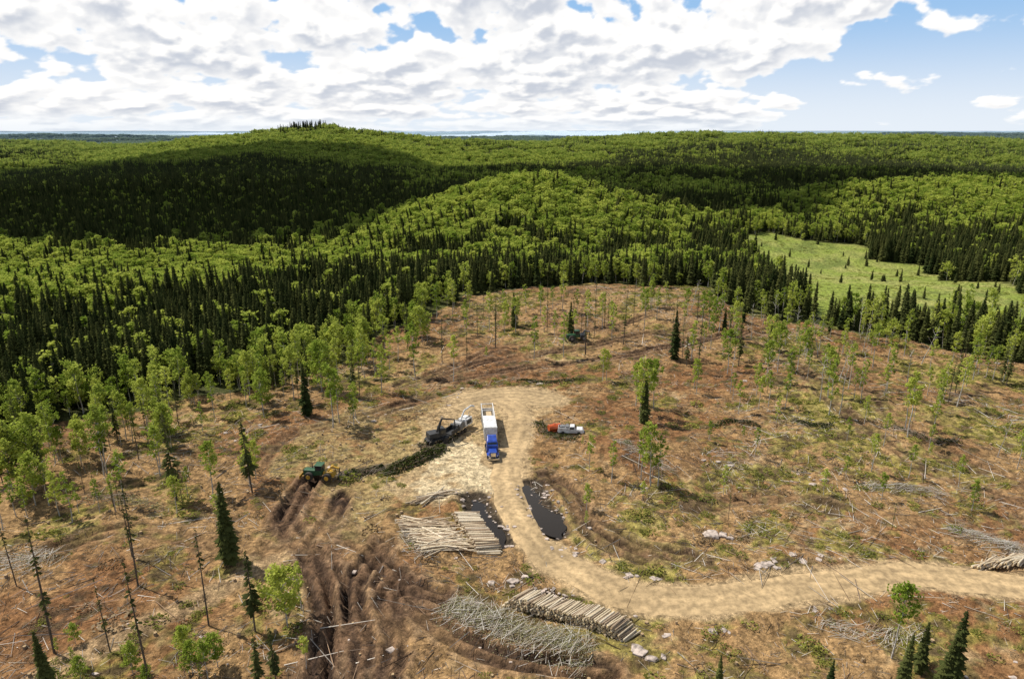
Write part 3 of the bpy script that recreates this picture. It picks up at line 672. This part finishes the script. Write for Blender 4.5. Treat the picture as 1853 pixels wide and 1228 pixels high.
# ---------------------------------------------------------------- vehicles
def prim(bm,kind,*a):
    if kind=='box':
        c,s=a[0],a[1]; r=bmesh.ops.create_cube(bm,size=1); rot=Euler(a[2]).to_matrix() if len(a)>2 else None
        for v in r['verts']:
            q=Vector((v.co.x*s[0],v.co.y*s[1],v.co.z*s[2])); q=rot@q if rot else q; v.co=q+Vector(c)
    elif kind=='cyl':
        c,r,d,ax=a[:4]; q=bmesh.ops.create_cone(bm,cap_ends=True,segments=20,radius1=r,radius2=a[4] if len(a)>4 else r,depth=d)
        R_={'x':Euler((0,math.pi/2,0)),'y':Euler((math.pi/2,0,0)),'z':Euler((0,0,0))}[ax].to_matrix()
        for v in q['verts']: v.co=R_@v.co+Vector(c)
    elif kind=='hex':
        (y0,y1,w,z0),(Y0,Y1,W,z1)=a
        vs_=[bm.verts.new(p) for p in [(-w,y0,z0),(w,y0,z0),(w,y1,z0),(-w,y1,z0),(-W,Y0,z1),(W,Y0,z1),(W,Y1,z1),(-W,Y1,z1)]]
        for f in [(3,2,1,0),(4,5,6,7),(0,1,5,4),(1,2,6,5),(2,3,7,6),(3,0,4,7)]: bm.faces.new([vs_[i] for i in f])
    elif kind=='rod':
        p0,p1,r=Vector(a[0]),Vector(a[1]),a[2]; d=p1-p0; q=bmesh.ops.create_cone(bm,cap_ends=True,segments=10,radius1=r,radius2=a[3] if len(a)>3 else r,depth=d.length)
        R_=d.to_track_quat('Z','Y').to_matrix()
        for v in q['verts']: v.co=R_@v.co+(p0+p1)/2
def vehicle(name,parts,ux,uy,heading,scale=1.):
    root=bpy.data.objects.new(name,None); scene.collection.objects.link(root)
    for pn,mat,prims,bev in parts:
        bm=bmesh.new()
        for p in prims: prim(bm,*p)
        me=bpy.data.meshes.new(pn); bm.to_mesh(me); bm.free(); me.materials.append(mat)
        o=bpy.data.objects.new(pn,me); scene.collection.objects.link(o); o.parent=root
        if bev: md=o.modifiers.new('b','BEVEL'); md.width=bev; md.segments=2; md.limit_method='ANGLE'
    root.location=(ux,uy,hz(ux,uy)+.05); root.rotation_euler=(0,0,heading); root.scale=(scale,)*3
    return root
def paint(n,c,r=.35,m=0.): return simple(n,c,r,m,var=.3,scale=1.5)
blue=paint('blue_paint',(.025,.07,.36)); whitep=paint('white_paint',(.72,.71,.68),.5); tire=simple('tire_rubber',(.045,.038,.03),.9); chrome=paint('chrome',(.6,.6,.6),.2,.9)
glass=paint('dark_glass',(.02,.025,.03),.08); steel=paint('grey_steel',(.22,.22,.22),.5,.3); dark=paint('dark_steel',(.05,.05,.05),.6,.2); green=paint('green_paint',(.03,.10,.04),.5); yellow=paint('yellow_paint',(.55,.32,.04)); orange=paint('orange_paint',(.55,.10,.025)); chipm=simple('wood_chips',(.55,.42,.25),.95,var=.4,scale=8); lamp=paint('headlight_glass',(.8,.8,.75),.1)
def wheels(ysl,xh,r,w=.32): return [('cyl',(sx*xh,yy,r),r,w,'x') for yy in ysl for sx in(-1,1)]
def hubs(ysl,xh,r,w=.32): return [('cyl',(sx*(xh+w*.3),yy,r),r*.5,w*.6,'x') for yy in ysl for sx in(-1,1)]
def heading(a,b): return math.atan2(b[1]-a[1],b[0]-a[0])-math.pi/2
rear,front=site(881,758),site(893,838); hd=heading(rear,front)
tw=1.3
parts=[('trailer_walls',whitep,[('box',(-tw,-2.3,2.75),(.08,13.6,2.7)),('box',(tw,-2.3,2.75),(.08,13.6,2.7)),('box',(0,4.5,2.75),(2.52,.08,2.7)),('box',(0,-9.06,2.2),(2.52,.08,1.6)),('box',(0,-9.06,4.02),(2.52,.1,.16))]+[('box',(s*(tw+.06),y,2.75),(.06,.08,2.6)) for s in(-1,1) for y in np.arange(-8.6,4.3,.85)]+[('box',(s*(tw-.0),-2.3,4.14),(.14,13.7,.1)) for s in(-1,1)]+[('box',(0,y,4.14),(2.5,.1,.08)) for y in(-5.,-1.5,2.)],0),
 ('tarp_cover',whitep,[('box',(0,1.3,4.22),(2.6,6.2,.06))],0),
 ('trailer_floor',dark,[('box',(0,-2.3,1.3),(2.5,13.5,.2)),('box',(0,-6.5,.95),(1.2,4,.3)),('box',(-.6,2.4,.7),(.12,.12,1.1)),('box',(.6,2.4,.7),(.12,.12,1.1)),('box',(0,-9.1,.75),(2.2,.12,.14))],0),
 ('chip_load',chipm,[('hex',(-8.9,4.3,1.2,1.5),(-8.,3.6,.9,2.6))],.1),
 ('wheels',tire,wheels([-7.6,-6.4,5.2,6.5],1.02,.5,.55)+wheels([10.5],1.05,.5,.32),.04),
 ('wheel_hubs',chrome,hubs([-7.6,-6.4,5.2,6.5],1.12,.5,.45)+hubs([10.5],1.1,.5),0),
 ('tractor_frame',dark,[('box',(0,8,.85),(.9,8.2,.25)),('cyl',(-1.,8.2,.75),.32,1.3,'y'),('cyl',(1.,8.2,.75),.32,1.3,'y')],.02),
 ('cab_body',blue,[('hex',(6.9,9.6,1.15,1.05),(6.9,9.6,1.15,2.35)),('hex',(6.9,9.6,1.15,2.35),(6.95,9.0,1.0,3.15)),('hex',(9.6,11.75,.98,1.0),(9.6,11.55,.75,1.95)),('box',(-1.02,10.5,1.05),(.42,1.3,.25)),('box',(1.02,10.5,1.05),(.42,1.3,.25))],.07),
 ('roof_fairing',blue,[('hex',(6.9,8.9,1.0,3.15),(6.95,7.5,.9,3.8))],.08),
 ('windows',glass,[('hex',(9.3,9.63,1.0,2.3),(8.9,9.12,.9,3.0)),('box',(-1.13,8.85,2.55),(.06,.8,.6)),('box',(1.13,8.85,2.55),(.06,.8,.6))],0),
 ('grille',chrome,[('box',(0,11.75,1.4),(1.0,.08,.95)),('box',(0,11.95,.65),(2.4,.25,.35)),('cyl',(-1.05,6.7,2.5),.08,2.8,'z'),('cyl',(1.05,6.7,2.5),.08,2.8,'z')],.02),
 ('headlights',lamp,[('box',(-.85,11.65,1.25),(.25,.12,.2)),('box',(.85,11.65,1.25),(.25,.12,.2))],.02),
 ('mirrors',dark,[('box',(-1.45,9.4,2.5),(.2,.08,.6)),('box',(1.45,9.4,2.5),(.2,.08,.6)),('box',(-1.25,9.4,2.75),(.3,.04,.04)),('box',(1.25,9.4,2.75),(.3,.04,.04))],0)]
fx,fy=-math.sin(hd),math.cos(hd); SC=.86
vehicle('chip_truck',parts,front[0]-fx*12*SC,front[1]-fy*12*SC,hd,SC)
a,b=site(812,796),site(846,772); hd=heading(a,b); cx,cy=(a[0]+b[0])/2,(a[1]+b[1])/2
parts=[('chassis',dark,[('box',(0,0,1.0),(1.2,9,.3)),('box',(0,4.6,.8),(.4,1.4,.2)),('box',(-.9,-3.6,.6),(.15,.15,1.2)),('box',(.9,-3.6,.6),(.15,.15,1.2))],.03),
 ('wheels',tire,wheels([-1.2,0,1.2],1.05,.48,.4),.04),
 ('engine_housing',whitep,[('hex',(1.4,4.3,1.1,1.15),(1.5,4.2,1.0,2.7)),('box',(0,2.9,2.85),(.9,1.4,.3))],.06),
 ('cooling_grille',dark,[('box',(-1.08,2.8,2.0),(.1,1.8,.9)),('box',(1.08,2.8,2.0),(.1,1.8,.9)),('box',(0,4.3,2.0),(1.5,.1,1.0)),('box',(0,3.7,2.75),(1.4,.5,.08))],0),
 ('chipper_drum',steel,[('cyl',(0,.3,1.95),.95,2.0,'x'),('box',(0,-.4,1.6),(2.1,1.3,1.0)),('box',(0,.3,1.4),(1.8,2.2,.5))],.04),
 ('infeed',dark,[('box',(-1.05,-2.4,1.8),(.12,3.2,.9)),('box',(1.05,-2.4,1.8),(.12,3.2,.9)),('box',(0,-2.4,1.35),(2.,3.2,.15)),('cyl',(0,-1.3,2.4),.35,2.,'x')],.02),
 ('exhaust',chrome,[('cyl',(.5,3.6,3.3),.09,1.0,'z')],0)]
vehicle('wood_chipper',parts+[('discharge_spout',whitep,[('rod',(0,.8,2.6),(.1,2.4,4.6),.2,.18),('rod',(.1,2.4,4.6),(.5,4.6,5.1),.18,.16),('rod',(.5,4.6,5.1),(.8,5.3,4.7),.16,.2)],0)],cx,cy,hd,.85)
a=site(790,802)
parts=[('carrier',dark,[('box',(0,0,1.),(1.8,4.6,.4)),('cyl',(0,0,1.4),.7,.4,'z')],.04),('wheels',tire,wheels([-1.5,1.5],1.15,.62,.5),.05),
 ('upper_body',dark,[('hex',(-1.9,.4,1.1,1.6),(-1.8,.3,1.05,2.6))],.06),('cab',dark,[('hex',(.45,1.9,.9,1.6),(.55,1.7,.8,3.2))],.06),('cab_glass',glass,[('box',(0,1.85,2.5),(1.4,.1,.9),(.1,0,0)),('box',(-.88,1.1,2.5),(.06,.9,.8)),('box',(.88,1.1,2.5),(.06,.9,.8))],0),
 ('boom',dark,[('rod',(.3,-.2,2.2),(.3,1.2,5.2),.22),('rod',(.3,1.2,5.2),(.3,4.0,4.4),.18,.13),('rod',(.3,.5,2.8),(.3,1.0,4.2),.09)],0),
 ('grapple',dark,[('rod',(.3,4.0,4.4),(.3,4.1,3.2),.12),('rod',(.3,4.1,3.2),(-.3,3.9,2.6),.09),('rod',(-.3,3.9,2.6),(.0,3.9,2.1),.07),('rod',(.3,4.1,3.2),(.9,4.3,2.6),.09),('rod',(.9,4.3,2.6),(.6,4.2,2.1),.07)],0)]
vehicle('grapple_loader',parts,a[0],a[1],math.radians(-60),.9)
def skidder(u,v,hdg,c1,c2,sc=1.):
    p=site(u,v)
    parts=[('tires',tire,wheels([-1.9,1.75],1.2,.85,.7),.1),('rims',c2,hubs([-1.9,1.75],1.28,.85,.6),.02),
     ('front_frame',c1,[('hex',(.55,3.1,.75,.8),(.6,2.95,.65,1.9)),('box',(0,1.7,.9),(1.2,2.4,.4))],.08),('engine_grille',dark,[('box',(0,3.1,1.4),(1.1,.08,.8)),('cyl',(.4,1.6,2.3),.08,.9,'z')],.01),
     ('blade',c2,[('box',(0,3.65,.55),(2.5,.12,.75),(.15,0,0)),('rod',(-.6,2.6,.7),(-.6,3.6,.5),.09),('rod',(.6,2.6,.7),(.6,3.6,.5),.09)],.02),
     ('cab',c1,[('hex',(-.75,.6,.8,1.),(-.7,.55,.8,1.9)),('box',(0,-.08,3.0),(1.8,1.6,.12))]+[('box',(sx*.78,yy,2.45),(.1,.1,1.1)) for sx in(-1,1) for yy in(-.72,.56)],.04),('cab_glass',glass,[('box',(0,-.08,2.42),(1.5,1.2,1.05))],.02),
     ('rear_frame',c2,[('hex',(-3.1,-.9,.8,.8),(-2.8,-1.0,.75,1.8))],.06),
     ('arch_boom',c2,[('rod',(-.5,-1.6,1.5),(-.35,-2.6,2.7),.16),('rod',(.5,-1.6,1.5),(.35,-2.6,2.7),.16),('rod',(0,-2.5,2.7),(0,-4.0,2.4),.2),('box',(0,-2.6,2.7),(.9,.4,.4))],.02),
     ('grapple',dark,[('rod',(0,-4.,2.4),(0,-4.,1.6),.12),('rod',(0,-4.,1.6),(-.75,-4.,1.1),.1),('rod',(-.75,-4.,1.1),(-.4,-4.,.35),.08),('rod',(0,-4.,1.6),(.75,-4.,1.1),.1),('rod',(.75,-4.,1.1),(.4,-4.,.35),.08)],0)]
    vehicle('log_skidder',parts,p[0],p[1],hdg,sc)
skidder(580,868,math.radians(82),green,yellow,.85)
skidder(1043,616,math.radians(100),green,steel,.9)
p=site(1003,780)
vehicle('fuel_tank_trailer',[('tank',orange,[('cyl',(0,0,1.35),.72,2.6,'y'),('box',(0,0,2.1),(.5,.5,.15))],.06),('trailer_frame',dark,[('box',(0,.2,.6),(1.3,3.4,.15)),('box',(0,2.4,.55),(.15,1.4,.12))],.02),('wheels',tire,wheels([-.3],.85,.36,.25),.03),('fenders',orange,[('box',(-.85,-.3,.82),(.3,1.,.08)),('box',(.85,-.3,.82),(.3,1.,.08))],.02)],p[0],p[1],math.radians(-70),.9)
p=site(1033,783)
vehicle('service_pickup_truck',[('lower_body',whitep,[('hex',(-2.8,2.7,.98,.45),(-2.8,2.65,.95,1.1)),('hex',(1.1,2.65,.93,1.1),(1.1,2.5,.85,1.28)),('box',(-.92,-1.5,1.3),(.08,2.5,.5)),('box',(.92,-1.5,1.3),(.08,2.5,.5)),('box',(0,-2.75,1.25),(1.8,.08,.5))],.07),('cab',whitep,[('hex',(-.3,1.3,.92,1.1),(-.15,.75,.75,1.9))],.06),('windows',glass,[('hex',(.85,1.33,.82,1.2),(.6,.86,.7,1.8)),('box',(-.88,.2,1.5),(.05,.9,.4),(0,.2,0)),('box',(.88,.2,1.5),(.05,.9,.4),(0,-.2,0))],0),('cargo',steel,[('box',(0,-.8,1.5),(1.6,.6,.7)),('box',(-.3,-1.9,1.3),(.9,1.1,.5)),('box',(.5,-2.0,1.2),(.4,.8,.4))],.04),('wheels',tire,wheels([-1.7,1.75],.9,.4,.28),.04),('bumpers',chrome,[('box',(0,2.8,.6),(1.8,.12,.2)),('box',(0,-2.9,.6),(1.8,.12,.2))],.02)],p[0],p[1],math.radians(-95),.85)
# ---------------------------------------------------------------- sun, sky, overhead cloud
sd=Vector((-.9,.42,0)).normalized(); EL=math.radians(56); S=Vector((sd.x*math.cos(EL),sd.y*math.cos(EL),math.sin(EL)))
sl=bpy.data.lights.new('sun','SUN'); sl.energy=5; sl.angle=math.radians(.53); sl.color=(1,.95,.87); so=bpy.data.objects.new('sun',sl); so.rotation_euler=S.to_track_quat('Z','Y').to_euler(); scene.collection.objects.link(so)
SH=[(-420,400),(-340,392),(-260,400),(-190,412),(-140,400),(-105,418),(-80,450),(-40,478),(15,488),(70,485),(120,455),(170,440),(230,500),(300,575),(420,590),(800,610),(1150,660),(1200,1000),(800,960),(500,920),(300,960),(100,980),(-50,1080),(-200,1200),(-420,1240),(-700,1160),(-1150,1080),(-1150,560)]
SHA=np.array(SH+[SH[0]]); alt=1000.
cm=simple('cloud_vapour',(.85,.85,.87),1.,var=.05,scale=.01)
P=np.column_stack([rng.uniform(-1150,1200,6500),rng.uniform(380,1320,6500)]); P=P[pip(P[:,0],P[:,1],SH)]
dd=np.full(len(P),1e9)
for a_,b_ in zip(SHA[:-1],SHA[1:]):
    v=b_-a_; tt=np.clip(((P-a_)@v)/(v@v),0,1); dd=np.minimum(dd,np.hypot(*(P-a_-tt[:,None]*v).T))
o_=sd*(alt/math.tan(EL)); L=[]
for (px,py),d in zip(P,dd):
    r=min(max(d+8,14),95)*random.uniform(.8,1.)
    L.append((px+o_.x,py+o_.y,alt+random.uniform(0,25),r,r,r*.5,3 if r>50 else 2,.07))
blobs('cloud',L,cm,True); tick('cloud')
G3=rng.normal(size=(4096,3)); G3/=np.linalg.norm(G3,axis=1)[:,None]; R3=rng.random((4096,3))
def hsh(i,j,k): return ((i*73856093)^(j*19349663)^(k*83492791))&4095
def pn3(p):
    i=np.floor(p).astype(np.int64); f=p-i; u=f*f*f*(f*(f*6-15)+10); r=0
    for a in(0,1):
        for b in(0,1):
            for c in(0,1):
                gg=G3[hsh(i[:,0]+a,i[:,1]+b,i[:,2]+c)]; d=(gg*(f-[a,b,c])).sum(1)
                r=r+d*(u[:,0] if a else 1-u[:,0])*(u[:,1] if b else 1-u[:,1])*(u[:,2] if c else 1-u[:,2])
    return r
def vor3(p):
    i=np.floor(p).astype(np.int64); best=np.full(len(p),9.)
    for a in(-1,0,1):
        for b in(-1,0,1):
            for c in(-1,0,1):
                q=i+[a,b,c]; d=((q+R3[hsh(q[:,0],q[:,1],q[:,2])]-p)**2).sum(1); best=np.minimum(best,d)
    return np.sqrt(best)
def dens(p):
    r=0
    for o in range(8): r=r+pn3(p*2**o+o*17.3)*.52**o
    v=0
    for o in range(3): v=v+vor3(p*2.2*2**o+o*5.1)*.52**o
    return r,v
az=np.radians(np.linspace(-52,52,1300)); el=np.radians(np.concatenate([np.linspace(-.6,12,200),np.linspace(12.5,32,30)]))
A_,E_=np.meshgrid(az,el); A_=A_.ravel();E_=E_.ravel()
dx,dy,dz=np.sin(A_)*np.cos(E_),np.cos(A_)*np.cos(E_),np.sin(E_)
zc=np.maximum(dz,0); pv=np.column_stack([dx*8.5,dy*8.5,2.5*np.log(zc+.055)])+[3.3,0,5.1]
r1,v1=dens(pv); r2,v2=dens(pv+[-.06,0,.15])
nA=(r1/r1.std()*.085)-(v1-v1.mean())*.19; nB=(r2/r1.std()*.085)-(v2-v1.mean())*.19
cov=.65-.23*sm((dx-.25)/.2)+.17*np.exp(-((dx-.38)/.10)**2-((dz-.145)/.035)**2)
q=nA+cov-.06*sm((E_-.25)/.2)
al=sm((q-.50)/.06)*(.35+.65*sm(dz/.03)); lit=sm((nA-nB+.09)/.18); thick=sm((q-.52)/.2)
shade=1-(1-lit)*(thick*.75+.25)
sh0=np.array([.60,.64,.72])
cc=sh0+(np.array([1.10,1.08,1.05])-sh0)*shade[:,None]
bl=np.array([.80,.87,.95])+(np.array([.32,.55,.86])-np.array([.80,.87,.95]))*sm(dz/.16)[:,None]
col=bl+(cc-bl)*al[:,None]
RD=46000.; na_,ne=len(az),len(el); ii=np.arange(na_*ne).reshape(ne,na_)
FQ=np.stack([ii[:-1,:-1],ii[:-1,1:],ii[1:,1:],ii[1:,:-1]],-1).reshape(-1,4)
sk=bpy.data.materials.new('sky_clouds'); sk.use_nodes=True; t=NT(sk.node_tree); t.n.remove(t.n['Principled BSDF'])
em=t.new('ShaderNodeEmission'); t.l.new(t.new('ShaderNodeAttribute',attribute_name='Col').outputs['Color'],em.inputs[0]); t.l.new(em.outputs[0],t.n['Material Output'].inputs[0])
sk.cycles.emission_sampling='NONE'
meshfast('sky',np.column_stack([dx,dy,dz])*RD,FQ,[sk],col); tick('sky')
W=bpy.data.worlds.new('World'); scene.world=W; W.use_nodes=True; t=NT(W.node_tree); bg=t.n['Background']
sky=t.new('ShaderNodeTexSky',sky_type='NISHITA'); sky.sun_disc=False; sky.sun_elevation=EL; sky.sun_rotation=math.atan2(S.x,S.y); sky.air_density=1.; sky.dust_density=1.; sky.ozone_density=1.5
t.l.new(t.mix(.25,sky.outputs[0],(7.,7.,7.2)),bg.inputs['Color']); bg.inputs['Strength'].default_value=.1
# ---------------------------------------------------------------- camera
cd=bpy.data.cameras.new('camera'); cam=bpy.data.objects.new('camera',cd); scene.collection.objects.link(cam); cd.sensor_width=36; cd.lens=36*F/1853; cd.clip_end=90000; cd.clip_start=.5
cam.location=(0,0,CH); cam.rotation_euler=(math.radians(90)-PITCH,0,0); scene.camera=cam
scene.view_settings.view_transform='Standard'; scene.view_settings.look='None'; scene.view_settings.exposure=0
tick('done')
